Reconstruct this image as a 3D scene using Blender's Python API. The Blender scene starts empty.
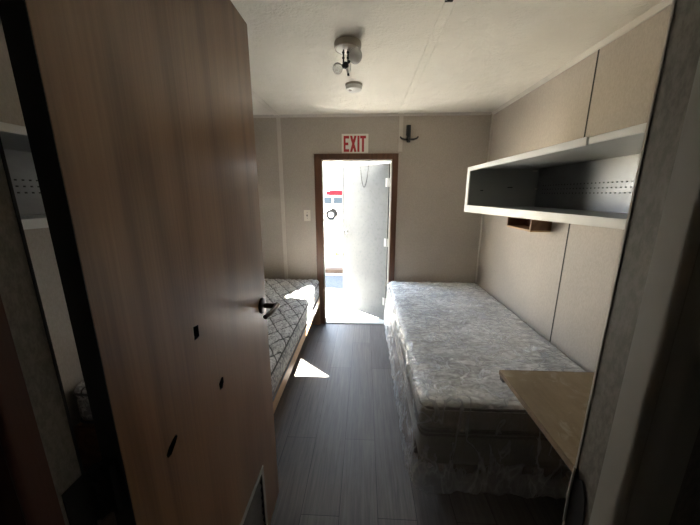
import bpy, bmesh, math, random
from mathutils import Vector, Matrix, noise
random.seed(7)
PI = math.pi
S = bpy.context.scene
COL = S.collection

# ------------------------------------------------------------------ materials
class NT:
    def __init__(s, name):
        s.m = bpy.data.materials.new(name); s.m.use_nodes = True
        s.t = s.m.node_tree; s.t.nodes.clear()
        s.out = s.n('ShaderNodeOutputMaterial'); s.p = s.n('ShaderNodeBsdfPrincipled')
        s.l(s.p.outputs[0], s.out.inputs[0])
        s.tc = s.n('ShaderNodeTexCoord')
    def n(s, ty, **kw):
        nd = s.t.nodes.new(ty)
        for k, v in kw.items(): setattr(nd, k, v)
        return nd
    def l(s, a, b): s.t.links.new(a, b)
    def vec(s, scale=(1, 1, 1), rot=(0, 0, 0), loc=(0, 0, 0), src=None):
        mp = s.n('ShaderNodeMapping'); mp.inputs['Scale'].default_value = scale
        mp.inputs['Rotation'].default_value = rot; mp.inputs['Location'].default_value = loc
        s.l(src or s.tc.outputs['Object'], mp.inputs['Vector']); return mp.outputs[0]
    def noise(s, v, scale=5, detail=4, rough=.5, dist=0):
        nd = s.n('ShaderNodeTexNoise'); nd.inputs['Scale'].default_value = scale
        nd.inputs['Detail'].default_value = detail; nd.inputs['Roughness'].default_value = rough
        nd.inputs['Distortion'].default_value = dist; s.l(v, nd.inputs['Vector']); return nd.outputs['Fac']
    def ramp(s, f, stops, interp='LINEAR'):
        r = s.n('ShaderNodeValToRGB'); e = r.color_ramp.elements; r.color_ramp.interpolation = interp
        while len(e) < len(stops): e.new(.5)
        for i, (p, c) in enumerate(stops):
            e[i].position = p; e[i].color = (*c, 1) if len(c) == 3 else c
        s.l(f, r.inputs[0]); return r.outputs[0]
    def mix(s, f, a, b, mode='MIX'):
        m = s.n('ShaderNodeMix'); m.data_type = 'RGBA'; m.blend_type = mode
        for sock, v in ((m.inputs[0], f), (m.inputs[6], a), (m.inputs[7], b)):
            if isinstance(v, (int, float)): sock.default_value = v
            elif isinstance(v, tuple): sock.default_value = (*v, 1)
            else: s.l(v, sock)
        return m.outputs[2]
    def math(s, op, a, b=0.0, c=None):
        m = s.n('ShaderNodeMath', operation=op)
        for sock, v in zip(m.inputs, (a, b, c)):
            if v is None: continue
            if isinstance(v, (int, float)): sock.default_value = v
            else: s.l(v, sock)
        return m.outputs[0]
    def color(s, c):
        if isinstance(c, tuple): s.p.inputs['Base Color'].default_value = (*c, 1)
        else: s.l(c, s.p.inputs['Base Color'])
        return s
    def rough(s, r):
        if isinstance(r, (int, float)): s.p.inputs['Roughness'].default_value = r
        else: s.l(r, s.p.inputs['Roughness'])
        return s
    def metal(s, v): s.p.inputs['Metallic'].default_value = v; return s
    def spec(s, v): s.p.inputs['Specular IOR Level'].default_value = v; return s
    def bump(s, h, st=.3, d=.002):
        b = s.n('ShaderNodeBump'); b.inputs['Strength'].default_value = st; b.inputs['Distance'].default_value = d
        s.l(h, b.inputs['Height']); s.l(b.outputs[0], s.p.inputs['Normal']); return s

def plain(name, c, r=.5, metal=0, var=.12, sc=8, bump=0, bsc=60, spec=.5):
    t = NT(name); v = t.vec()
    f = t.noise(v, sc, 5, .6)
    lo = tuple(max(0, x * (1 - var)) for x in c); hi = tuple(min(1, x * (1 + var)) for x in c)
    t.color(t.ramp(f, [(.3, lo), (.7, hi)])).rough(r).metal(metal).spec(spec)
    if bump: t.bump(t.noise(v, bsc, 3), bump, .002)
    return t.m

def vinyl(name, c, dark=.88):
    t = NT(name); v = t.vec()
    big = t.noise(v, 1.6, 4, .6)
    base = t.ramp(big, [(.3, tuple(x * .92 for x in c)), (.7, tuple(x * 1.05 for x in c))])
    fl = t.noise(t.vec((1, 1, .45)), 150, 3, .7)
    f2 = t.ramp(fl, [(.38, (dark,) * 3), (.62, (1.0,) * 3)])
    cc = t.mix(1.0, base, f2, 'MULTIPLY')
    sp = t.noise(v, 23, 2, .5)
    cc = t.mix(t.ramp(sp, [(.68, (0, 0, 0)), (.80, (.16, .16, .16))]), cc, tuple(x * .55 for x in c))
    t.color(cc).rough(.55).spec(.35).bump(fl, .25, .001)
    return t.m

M = {}
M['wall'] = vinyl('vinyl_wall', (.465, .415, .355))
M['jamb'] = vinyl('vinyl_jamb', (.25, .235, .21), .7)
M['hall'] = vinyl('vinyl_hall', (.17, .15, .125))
M['batten'] = plain('batten', (.56, .52, .46), .5, var=.05)
M['seam'] = plain('seam_black', (.02, .018, .016), .7)

t = NT('ceiling_stipple'); v = t.vec()
st = t.noise(v, 60, 5, .65); pt = t.noise(v, 9, 3, .6)
base = t.ramp(t.noise(v, 1.3, 5, .6), [(.3, (.74, .70, .61)), (.7, (.82, .78, .69))])
stn = t.ramp(t.noise(v, 2.6, 4, .65, .6), [(.66, (0, 0, 0)), (.80, (.35, .35, .35))])
t.color(t.mix(stn, base, (.50, .45, .36))).rough(.75).spec(.2)
t.bump(t.math('ADD', t.math('MULTIPLY', st, .6), t.math('MULTIPLY', pt, 1.2)), .8, .011)
M['ceiling'] = t.m

# floor: dark grey vinyl planks running down the room (along Y)
t = NT('plank_floor'); v = t.vec(rot=(0, 0, PI / 2))
br = t.n('ShaderNodeTexBrick'); t.l(v, br.inputs['Vector']); br.offset = .37; br.offset_frequency = 2
for k, x in (('Scale', 1.0), ('Mortar Size', .0012), ('Mortar Smooth', .1), ('Bias', 0), ('Brick Width', 1.22), ('Row Height', .182)):
    br.inputs[k].default_value = x
br.inputs['Color1'].default_value = (.150, .133, .120, 1); br.inputs['Color2'].default_value = (.110, .097, .088, 1)
br.inputs['Mortar'].default_value = (.022, .02, .02, 1)
gr = t.noise(t.vec((34, 1.6, 1)), 2.2, 6, .65, .6)
cc = t.mix(1.0, br.outputs['Color'], t.ramp(gr, [(.28, (.66, .66, .66)), (.72, (1.32, 1.3, 1.28))]), 'MULTIPLY')
du = t.noise(t.vec((1, 1, 1)), 2.4, 6, .7)
cc = t.mix(t.ramp(du, [(.55, (0, 0, 0)), (.8, (.16, .16, .16))]), cc, (.32, .29, .26))
sc_ = t.noise(t.vec((1, 22, 1), rot=(0, 0, .3)), 5, 3, .6)
cc = t.mix(t.ramp(sc_, [(.74, (0, 0, 0)), (.80, (.14, .14, .14))]), cc, (.34, .32, .30))
t.color(cc).rough(t.math('ADD', .42, t.math('MULTIPLY', gr, .2))).spec(.36).bump(gr, .12, .001)
M['floor'] = t.m

def wood(name, c0, c1, along='z', sc=1.0, r=.42, spec=.5, contrast=1.0, bumps=.08, rings=62):
    """plain-sawn grain: contour lines of a long stretched noise, with fine pores"""
    t = NT(name)
    ax = 'xyz'.index(along)
    def st(k): return tuple((k if i == ax else 1.0) * sc for i in range(3))
    n0 = t.noise(t.vec(st(.16), loc=(.31, .17, .12)), 2.1, 2, .45, .25)
    lines = t.math('ADD', .5, t.math('MULTIPLY', t.math('SINE', t.math('MULTIPLY', n0, rings)), .5))
    lines = t.math('POWER', lines, 1.6)
    fine = t.noise(t.vec(st(.02)), 150, 3, .6)
    warp = t.noise(t.vec(st(.3)), 2.0, 3, .5)
    f = t.math('ADD', t.math('MULTIPLY', lines, -.24 * contrast), t.math('ADD', t.math('MULTIPLY', fine, .50 * contrast), t.math('MULTIPLY', warp, .4)))
    t.color(t.ramp(f, [(.08, c0), (.66, c1)])).rough(r).spec(spec)
    t.bump(fine, bumps, .001)
    return t.m
M['door'] = wood('oak_laminate', (.150, .072, .029), (.310, .170, .080), 'z', 1.0, .29, .7, contrast=1.15)
M['casing'] = wood('brown_casing', (.075, .030, .014), (.15, .066, .032), 'z', 2, .5)
M['reddark'] = wood('red_brown_casing', (.06, .022, .014), (.10, .04, .025), 'z', 2, .5)
M['pine'] = wood('pine', (.36, .215, .10), (.58, .40, .22), 'y', 2, .45, contrast=.8)
M['ply'] = wood('plywood', (.20, .12, .065), (.33, .22, .13), 'x', 2, .6)
M['cubby'] = wood('cubby_wood', (.12, .055, .025), (.23, .115, .055), 'y', 2, .5)
t = NT('desk_top'); v = t.vec()
f = t.noise(v, 4, 6, .65, .4); f2 = t.noise(t.vec((1, .25, 1)), 55, 3, .6); f3 = t.noise(v, 11, 5, .7, 1.2)
cc = t.ramp(t.math('ADD', t.math('MULTIPLY', f, .6), t.math('MULTIPLY', f2, .4)), [(.3, (.25, .185, .11)), (.7, (.37, .285, .185))])
cc = t.mix(t.ramp(f3, [(.57, (0, 0, 0)), (.68, (.5, .5, .5))]), cc, (.50, .44, .35))
t.color(cc).rough(.6).spec(.3).bump(f2, .1, .001); M['desk'] = t.m
M['deskedge'] = plain('worn_edge', (.19, .13, .075), .7, var=.3, sc=25, bump=.3)

M['steel'] = plain('painted_steel', (.44, .45, .44), .38, var=.05, sc=3)
M['lip'] = plain('pale_steel_lip', (.72, .73, .70), .38, var=.05, sc=4)
t = NT('back_steel'); v = t.vec()
sm = t.noise(t.vec((1, 1, 1.8)), 3.2, 6, .6, .8)
t.color(t.ramp(sm, [(.3, (.24, .25, .26)), (.7, (.34, .35, .36))])).metal(.35).rough(t.ramp(sm, [(.3, (.28,) * 3), (.7, (.46,) * 3)])).bump(t.noise(v, 2.0, 2), .15, .01)
M['backsteel'] = t.m
M['black'] = plain('black', (.008, .008, .008), .5, var=.2)
M['blackmetal'] = plain('black_metal', (.012, .012, .012), .35, var=.2)
M['bronze'] = plain('dark_bronze', (.055, .043, .033), .3, metal=.8, var=.15, sc=30)
M['darksteel'] = plain('dark_hinge_steel', (.03, .029, .028), .45, metal=.5, var=.2)
M['vent'] = plain('vent_metal', (.11, .10, .09), .4, metal=.6, var=.3, sc=14)
M['trimmetal'] = plain('grey_corner_trim', (.40, .395, .37), .42, var=.06, sc=6)
M['whiteplastic'] = plain('white_plastic', (.74, .72, .67), .35, var=.04)
M['cream'] = plain('cream_plastic', (.70, .66, .57), .4, var=.05)
M['fixturebase'] = plain('fixture_base', (.38, .34, .28), .45, var=.08)
M['chrome'] = plain('chrome', (.75, .75, .75), .15, metal=1, var=.03)
M['whitedoor'] = None
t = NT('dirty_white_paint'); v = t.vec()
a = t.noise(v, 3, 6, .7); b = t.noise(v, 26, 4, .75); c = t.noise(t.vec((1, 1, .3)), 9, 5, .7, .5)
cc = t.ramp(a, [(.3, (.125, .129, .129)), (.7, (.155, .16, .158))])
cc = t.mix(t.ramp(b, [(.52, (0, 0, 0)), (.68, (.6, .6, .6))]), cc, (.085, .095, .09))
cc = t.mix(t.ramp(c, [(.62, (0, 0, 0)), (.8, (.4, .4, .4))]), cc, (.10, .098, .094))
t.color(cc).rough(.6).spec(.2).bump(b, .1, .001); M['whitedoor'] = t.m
M['leafedge'] = plain('worn_edging', (.16, .158, .15), .6, var=.2, sc=12, spec=.2)
M['whiteframe'] = plain('white_frame', (.50, .49, .46), .45, var=.1, sc=12)
M['signwhite'] = plain('sign_white', (.80, .77, .70), .5, var=.03)
M['signred'] = plain('sign_red', (.42, .015, .02), .5, var=.1)
M['concrete'] = None
t = NT('dusty_step'); v = t.vec()
f = t.noise(v, 7, 6, .7); g = t.noise(v, 30, 4, .7)
cc = t.ramp(f, [(.3, (.78, .76, .70)), (.7, (.88, .86, .80))])
cc = t.mix(t.ramp(g, [(.60, (0, 0, 0)), (.70, (.6, .6, .6))]), cc, (.30, .27, .22))
t.color(cc).rough(.9).bump(g, .4, .006); M['step'] = t.m
t = NT('sandy_ground'); v = t.vec()
f = t.noise(v, .5, 6, .7); g = t.noise(v, 6, 5, .7)
cc = t.ramp(f, [(.3, (.40, .35, .25)), (.7, (.50, .44, .33))])
cc = t.mix(t.ramp(g, [(.58, (0, 0, 0)), (.75, (.5, .5, .5))]), cc, (.34, .32, .20))
t.color(cc).rough(.95).bump(g, .5, .03); M['ground'] = t.m
t = NT('grey_gravel'); v = t.vec()
vo = t.n('ShaderNodeTexVoronoi'); vo.inputs['Scale'].default_value = 26; t.l(v, vo.inputs['Vector'])
f = t.noise(v, 3, 5, .7)
cc = t.mix(.5, t.ramp(f, [(.3, (.04, .04, .04)), (.7, (.062, .061, .059))]), t.ramp(vo.outputs['Distance'], [(.0, (.075, .073, .07)), (.6, (.03, .03, .03))]))
t.color(cc).rough(.9).bump(vo.outputs['Distance'], .6, .02); M['gravel'] = t.m
M['timber'] = wood('weathered_timber', (.05, .03, .018), (.11, .07, .045), 'x', 2, .9, .2)
M['weed'] = plain('weed', (.22, .24, .07), .7, var=.35, sc=12)
M['siding'] = plain('siding', (.06, .055, .05), .6, var=.05)
M['carwhite'] = plain('car_white', (.70, .71, .72), .25, var=.03)
M['carglass'] = plain('car_glass', (.012, .02, .03), .3, var=.2, spec=.12)
M['tyre'] = plain('tyre', (.012, .012, .012), .9, var=.2, spec=.1)
M['rim'] = plain('rim', (.45, .45, .46), .35, metal=.6)
M['tarp'] = plain('red_tarp', (.36, .006, .01), .8, spec=.05, var=.25, sc=5, bump=.4, bsc=9)
M['greygum'] = plain('grey_cladding', (.03, .03, .03), .8, spec=.1)

# bulbs
t = NT('frosted_bulb'); t.color((.72, .72, .68)).rough(.25); t.p.inputs['Transmission Weight'].default_value = .35; t.p.inputs['IOR'].default_value = 1.3
M['bulb'] = t.m
t = NT('clear_bulb'); t.color((.9, .92, .92)).rough(.03); t.p.inputs['Transmission Weight'].default_value = .85; t.p.inputs['IOR'].default_value = 1.2
M['clearbulb'] = t.m

# quilted mattress ticking
def ticking(name, lo, hi, thread, cell, line=True, sc=38):
    t = NT(name); v = t.vec()
    sep = t.n('ShaderNodeSeparateXYZ'); t.l(v, sep.inputs[0])
    pat = t.noise(v, sc, 3, .55, 1.6)
    cc = t.ramp(pat, [(.40, lo), (.58, hi)])
    if line:
        wob = t.math('MULTIPLY', t.math('SUBTRACT', t.noise(v, 9, 2), .5), .25)
        p = t.math('ADD', t.math('DIVIDE', t.math('ADD', sep.outputs[0], t.math('MULTIPLY', sep.outputs[1], .62)), cell), wob)
        q = t.math('SUBTRACT', t.math('DIVIDE', t.math('SUBTRACT', sep.outputs[0], t.math('MULTIPLY', sep.outputs[1], .62)), cell), wob)
        d = None
        for a in (p, q):
            e = t.math('ABSOLUTE', t.math('SUBTRACT', t.math('FRACT', a), .5))
            d = e if d is None else t.math('MINIMUM', d, e)
        cc = t.mix(t.ramp(d, [(.022, (1, 1, 1)), (.055, (0, 0, 0))]), cc, thread)
    t.color(cc).rough(.75).spec(.25).bump(pat, .3, .003)
    return t.m
CELL = .125
M['tick'] = ticking('quilted_ticking', (.40, .40, .405), (.84, .84, .83), (.12, .12, .12), CELL)
M['tickside'] = ticking('ticking_border', (.26, .27, .29), (.70, .70, .69), (.1, .1, .1), .12, False, 30)
M['plainborder'] = plain('plain_border', (.30, .295, .28), .8, var=.15, sc=14)
M['piping'] = plain('dark_piping', (.10, .10, .10), .6)
t = NT('swirl_ticking'); v = t.vec()
pa = t.noise(t.vec((.8, 2.3, 1), rot=(0, 0, .28)), 13, 4, .62, 1.5)
pb = t.noise(v, 5, 3, .5)
cc = t.ramp(t.math('ADD', t.math('MULTIPLY', pa, .75), t.math('MULTIPLY', pb, .25)), [(.40, (.33, .33, .325)), (.5, (.56, .56, .55)), (.58, (.86, .86, .85))])
t.color(cc).rough(.7).spec(.25).bump(pa, .4, .005); M['tick2'] = t.m
M['boxfab'] = plain('box_spring_cloth', (.20, .195, .19), .85, var=.12, sc=5)

# clear crinkled polythene
t = NT('polythene'); v = t.vec()
w1 = t.noise(t.vec((1.0, 1.0, .38), rot=(.5, -.6, .3)), 7.5, 3, .5, .8); w2 = t.noise(t.vec((1, 1, .45), rot=(-.6, .45, -.4)), 17, 2, .5, .6)
def rdg_(w, k): return t.math('MAXIMUM', t.math('SUBTRACT', 1.0, t.math('MULTIPLY', t.math('ABSOLUTE', t.math('SUBTRACT', w, .5)), k)), 0.0)
r1, r2 = rdg_(w1, 11.0), rdg_(w2, 9.0)
t.color((.86, .88, .90)).rough(.15).spec(.9)
t.bump(t.math('ADD', r1, t.math('MULTIPLY', r2, .45)), .5, .010)
tr = t.n('ShaderNodeBsdfTransparent'); mx = t.n('ShaderNodeMixShader')
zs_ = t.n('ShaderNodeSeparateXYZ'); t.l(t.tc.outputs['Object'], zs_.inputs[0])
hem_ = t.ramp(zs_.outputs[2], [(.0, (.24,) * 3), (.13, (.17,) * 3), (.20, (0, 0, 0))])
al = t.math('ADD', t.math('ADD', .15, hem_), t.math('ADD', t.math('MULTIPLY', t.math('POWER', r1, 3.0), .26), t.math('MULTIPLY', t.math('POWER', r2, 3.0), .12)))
lw = t.n('ShaderNodeLayerWeight'); lw.inputs['Blend'].default_value = .3
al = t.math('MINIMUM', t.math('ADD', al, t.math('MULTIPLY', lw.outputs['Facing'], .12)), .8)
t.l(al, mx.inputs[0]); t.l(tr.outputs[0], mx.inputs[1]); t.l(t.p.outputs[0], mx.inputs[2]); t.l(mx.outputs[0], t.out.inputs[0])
M['poly'] = t.m

# ------------------------------------------------------------------ object helpers
FR = {}      # object -> world matrix (set by hand, no depsgraph needed)
def fr(o): return FR[o.name]

def thing(name, label, cat, loc=(0, 0, 0), rotz=0.0, group=None, kind=None):
    o = bpy.data.objects.new(name, None); COL.objects.link(o)
    o.empty_display_size = .05
    o.location = loc; o.rotation_euler = (0, 0, rotz)
    FR[o.name] = Matrix.Translation(loc) @ Matrix.Rotation(rotz, 4, 'Z')
    if label: o['label'] = label
    if cat: o['category'] = cat
    if group: o['group'] = group
    if kind: o['kind'] = kind
    return o

def finish(bm, smooth):
    bmesh.ops.remove_doubles(bm, verts=bm.verts, dist=1e-5)
    bmesh.ops.recalc_face_normals(bm, faces=bm.faces)
    for f in bm.faces: f.smooth = smooth

def obj(name, bm, mats, parent=None, smooth=False, local=False, label=None, fin=True, angle=None):
    """ONE mesh object. bm is in world coordinates unless local=True."""
    if fin: finish(bm, smooth)
    me = bpy.data.meshes.new(name)
    if parent is not None:
        if not local: bm.transform(fr(parent).inverted())
        o = bpy.data.objects.new(name, me); COL.objects.link(o); o.parent = parent
        FR[o.name] = fr(parent).copy()
    else:
        o = bpy.data.objects.new(name, me); COL.objects.link(o)
        if not local:
            xs = [v.co.x for v in bm.verts]; ys = [v.co.y for v in bm.verts]; zs = [v.co.z for v in bm.verts]
            c = Vector(((min(xs) + max(xs)) / 2, (min(ys) + max(ys)) / 2, min(zs)))
            bm.transform(Matrix.Translation(-c)); o.location = c
            FR[o.name] = Matrix.Translation(c)
        else: FR[o.name] = Matrix()
    bm.to_mesh(me); bm.free()
    for m_ in (mats if isinstance(mats, (list, tuple)) else [mats]): me.materials.append(m_)
    if label: o['label'] = label
    if angle is not None:
        for p in me.polygons: p.use_smooth = True
        me.set_sharp_from_angle(angle=angle)
    return o

def tag(o, label, cat, group=None):
    o['label'] = label; o['category'] = cat
    if group: o['group'] = group
    return o

def struct(name, bm, mats, **kw):
    o = obj(name, bm, mats, **kw); o['kind'] = 'structure'; return o

def B(): return bmesh.new()

def box(bm, x0, x1, y0, y1, z0, z1, bev=0.0, seg=2, mi=0):
    b = bmesh.new() if bev else bm
    vs = [b.verts.new((x, y, z)) for x in (x0, x1) for y in (y0, y1) for z in (z0, z1)]
    fs = []
    for q in ((0, 1, 3, 2), (4, 6, 7, 5), (0, 4, 5, 1), (2, 3, 7, 6), (0, 2, 6, 4), (1, 5, 7, 3)):
        f = b.faces.new([vs[i] for i in q]); f.material_index = mi; fs.append(f)
    if bev:
        bmesh.ops.recalc_face_normals(b, faces=b.faces)
        bmesh.ops.bevel(b, geom=b.edges[:], offset=bev, segments=seg, profile=.5, affect='EDGES')
        merge(bm, b, mi)
    return bm

def merge(bm, b, mi=0):
    mp = {}
    for v in b.verts: mp[v] = bm.verts.new(v.co)
    for f in b.faces:
        try:
            g = bm.faces.new([mp[v] for v in f.verts]); g.material_index = mi if mi else f.material_index
        except ValueError: pass
    b.free()

def frame_of(d):
    d = d.normalized(); up = Vector((0, 0, 1)) if abs(d.z) < .95 else Vector((1, 0, 0))
    a = d.cross(up).normalized(); return a, d.cross(a).normalized()

def tube(bm, pts, r, n=10, caps=True, mi=0):
    pts = [Vector(p) for p in pts]; rings = []
    rs = r if isinstance(r, (list, tuple)) else [r] * len(pts)
    a = None
    for i, p in enumerate(pts):
        d = (pts[min(i + 1, len(pts) - 1)] - pts[max(i - 1, 0)]).normalized()
        if a is None: a, b = frame_of(d)
        else:
            a = (a - d * a.dot(d)).normalized(); b = d.cross(a)
        rings.append([bm.verts.new(p + (a * math.cos(2 * PI * k / n) + b * math.sin(2 * PI * k / n)) * rs[i]) for k in range(n)])
    for i in range(len(pts) - 1):
        for k in range(n):
            f = bm.faces.new((rings[i][k], rings[i][(k + 1) % n], rings[i + 1][(k + 1) % n], rings[i + 1][k])); f.material_index = mi
    if caps:
        for rg in (rings[0], rings[-1]):
            f = bm.faces.new(rg); f.material_index = mi
    return bm

def lathe(bm, prof, c=(0, 0, 0), axis='z', n=28, mi=0):
    """prof: list of (radius, height) about the axis through c"""
    c = Vector(c); rings = []
    def P(r, h, a):
        u, w = r * math.cos(a), r * math.sin(a)
        return c + (Vector((u, w, h)) if axis == 'z' else Vector((h, u, w)) if axis == 'x' else Vector((u, h, w)))
    for r, h in prof:
        if r < 1e-6: rings.append([bm.verts.new(P(0, h, 0))])
        else: rings.append([bm.verts.new(P(r, h, 2 * PI * k / n)) for k in range(n)])
    for A, C in zip(rings, rings[1:]):
        for k in range(n):
            k2 = (k + 1) % n
            if len(A) == 1 and len(C) == 1: continue
            q = (A[0], C[k2], C[k]) if len(A) == 1 else (A[k], A[k2], C[0]) if len(C) == 1 else (A[k], A[k2], C[k2], C[k])
            f = bm.faces.new(q); f.material_index = mi
    return bm

def sphere(bm, c, r, n=24, m=14, sx=1, sy=1, sz=1):
    b = bmesh.new(); bmesh.ops.create_uvsphere(b, u_segments=n, v_segments=m, radius=1)
    b.transform(Matrix.Translation(c) @ Matrix.Diagonal((r * sx, r * sy, r * sz, 1))); merge(bm, b); return bm

def prism(bm, poly, axis, a, b, mi=0):
    """extrude a 2-D polygon along axis from a to b"""
    def P(u, w, h): return {'x': (h, u, w), 'y': (u, h, w), 'z': (u, w, h)}[axis]
    lo = [bm.verts.new(P(u, w, a)) for u, w in poly]; hi = [bm.verts.new(P(u, w, b)) for u, w in poly]
    n = len(poly)
    fs = [bm.faces.new(lo), bm.faces.new(hi[::-1])] + [bm.faces.new((lo[i], lo[(i + 1) % n], hi[(i + 1) % n], hi[i])) for i in range(n)]
    for f in fs: f.material_index = mi
    return bm

def rbox(x0, x1, y0, y1, z0, z1, r, step=.03, sides='all', disp=None):
    """rounded, finely gridded box; disp(p, n) -> new point"""
    bm = bmesh.new()
    nx, ny, nz = (max(2, round((b - a) / step)) for a, b in ((x0, x1), (y0, y1), (z0, z1)))
    L = lambda a, b, n: [a + (b - a) * i / n for i in range(n + 1)]
    X, Y, Z = L(x0, x1, nx), L(y0, y1, ny), L(z0, z1, nz)
    vd = {}
    def V(i, j, k):
        if (i, j, k) not in vd:
            p = Vector((X[i], Y[j], Z[k]))
            c = Vector((min(max(p.x, x0 + r), x1 - r), min(max(p.y, y0 + r), y1 - r), min(max(p.z, z0 + min(r, (z1 - z0) / 2)), z1 - min(r, (z1 - z0) / 2))))
            d = p - c
            nrm = d.normalized() if d.length > 1e-9 else Vector((0, 0, 1))
            q = c + nrm * min(r, max(d.length, 0)) if d.length > r else p
            vd[i, j, k] = bm.verts.new(disp(q, nrm) if disp else q)
        return vd[i, j, k]
    def sheet(na, nb, fn):
        for a in range(na):
            for b in range(nb):
                bm.faces.new((fn(a, b), fn(a + 1, b), fn(a + 1, b + 1), fn(a, b + 1)))
    al = sides == 'all'
    if al or 't' in sides: sheet(nx, ny, lambda a, b: V(a, b, nz))
    if al or 'b' in sides: sheet(nx, ny, lambda a, b: V(a, b, 0))
    if al or 'l' in sides: sheet(ny, nz, lambda a, b: V(0, a, b))
    if al or 'r' in sides: sheet(ny, nz, lambda a, b: V(nx, a, b))
    if al or 'n' in sides: sheet(nx, nz, lambda a, b: V(a, 0, b))
    if al or 'f' in sides: sheet(nx, nz, lambda a, b: V(a, ny, b))
    return bm

def bool_cut(o, cutters_bm, mats):
    """subtract a bmesh (in o's local space) from o, with the modifier evaluated once"""
    me = bpy.data.meshes.new('cut'); cutters_bm.to_mesh(me); cutters_bm.free()
    for m_ in mats: me.materials.append(m_)
    c = bpy.data.objects.new('cut', me); COL.objects.link(c)
    if o.parent: c.parent = o.parent
    md = o.modifiers.new('b', 'BOOLEAN'); md.operation = 'DIFFERENCE'; md.object = c; md.solver = 'EXACT'
    try: md.material_mode = 'TRANSFER'
    except Exception: pass
    dg = bpy.context.evaluated_depsgraph_get(); dg.update()
    nm = bpy.data.meshes.new_from_object(o.evaluated_get(dg))
    o.modifiers.clear(); old = o.data; o.data = nm; nm.name = old.name + '_cut'
    bpy.data.meshes.remove(old); bpy.data.objects.remove(c); bpy.data.meshes.remove(me)

# ------------------------------------------------------------------ the room
XL, XR, YB, ZC = -1.45, 1.24, 3.20, 2.255       # left wall, right wall, back wall, ceiling
PY0, PY1 = .288, .369                            # partition the camera looks through
JL, JR = -.455, .313                             # its opening
YH = -1.05                                       # hall behind the camera
DX0, DX1, DZ = -.505, .300, 1.845                # rough opening of the exit door
WT = .11

struct('floor', box(B(), XL - .1, XR + .1, YH - .1, YB + WT, -.10, 0), M['floor'])
struct('ceiling', box(B(), XL - .1, XR + .1, YH - .1, YB + WT, ZC, ZC + .12), M['ceiling'])
struct('wall_left', box(B(), XL - .1, XL, YH - .1, YB + WT, 0, ZC), M['wall'])
struct('wall_right', box(B(), XR, XR + .1, YH - .1, YB + WT, 0, ZC), M['wall'])
bm = B(); box(bm, XL, DX0, YB, YB + WT, 0, ZC); box(bm, DX1, XR, YB, YB + WT, 0, ZC); box(bm, DX0, DX1, YB, YB + WT, DZ, ZC)
struct('wall_back', bm, M['wall'])
bm = B(); y = YB + WT; box(bm, XL - .1, DX0 - .05, y, y + .012, -.10, ZC + .12); box(bm, DX1 + .05, XR + .1, y, y + .012, -.10, ZC + .12); box(bm, DX0 - .05, DX1 + .05, y, y + .012, DZ + .05, ZC + .12)
struct('wall_outside', bm, M['siding'])
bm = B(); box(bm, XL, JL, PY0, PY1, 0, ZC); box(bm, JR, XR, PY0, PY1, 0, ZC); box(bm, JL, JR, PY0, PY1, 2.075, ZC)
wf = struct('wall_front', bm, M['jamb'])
struct('wall_hall', box(B(), XL, XR, YH - .1, YH, 0, ZC), M['hall'])

# wall battens, corner mouldings and panel seams
trim_n = [0]
def trim(bm, mats, label=None, **kw):
    trim_n[0] += 1
    o = struct('trim_%d' % trim_n[0], bm, mats, **kw)
    return o
bw = .020
trim(box(B(), -.905, -.865, YB - .006, YB, 0, ZC - .02, .002), M['batten'])
trim(box(B(), .333, .373, YB - .006, YB, 1.90, ZC - .02, .002), M['batten'])
trim(box(B(), .345, .362, YB - .009, YB - .006, 1.90, ZC - .02), M['batten'])
trim(prism(B(), [(XR, YB), (XR - .012, YB), (XR - .010, YB - .006), (XR - .006, YB - .010), (XR, YB - .012)], 'z', 0, ZC), M['batten'])
trim(prism(B(), [(YB, ZC), (YB, ZC - .022), (YB - .008, ZC - .02), (YB - .022, ZC)], 'x', XL, XR - .022), M['batten'])
trim(prism(B(), [(XR, ZC), (XR, ZC - .024), (XR - .008, ZC - .022), (XR - .024, ZC)], 'y', PY1, YB - .022), M['batten'])
trim(prism(B(), [(XL, ZC), (XL, ZC - .024), (XL + .008, ZC - .022), (XL + .024, ZC)], 'y', PY1, YB - .022), M['batten'])
for y in (.635, 1.855):
    trim(box(B(), XR - .0015, XR, y - .005, y + .005, 0, ZC - .024), M['seam'])
    trim(box(B(), XL, XL + .0015, y - .005, y + .005, 0, ZC - .024), M['seam'])
for x in (-.895, .345):
    bm = B(); box(bm, x - .024, x + .024, PY1, YB - .022, ZC - .004, ZC, .0015); box(bm, x - .026, x - .020, PY1, YB - .022, ZC - .007, ZC - .003); box(bm, x + .020, x + .026, PY1, YB - .022, ZC - .007, ZC - .003)
    trim(bm, M['ceiling'])
# partition trims seen on both sides of the camera
bm = B()
def bull(sx):
    pr = [(0, .328), (-.004, .326)] + [(.018 - .022 * math.cos(a), PY0 + .012 - .020 * math.sin(a)) for a in [PI / 2 * k / 10 for k in range(11)]] + [(.040, PY0 - .008), (.042, PY0)]
    return [(sx[0] + sx[1] * u, w) for u, w in pr] + [(sx[0] + sx[1] * .0, PY0)]
prism(bm, bull((JR, 1)), 'z', 0, 2.12)
trim(bm, M['trimmetal'], angle=.7)
trim(prism(B(), bull((JL, -1)), 'z', 0, 2.12), M['reddark'], angle=.7)
trim(box(B(), JR - .0008, JR + .002, PY1 - .0015, PY1 + .0015, 0, 2.075), M['batten'])
trim(box(B(), JL - .002, JL + .001, PY1 - .002, PY1 + .002, 0, 2.075), M['black'])
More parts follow.
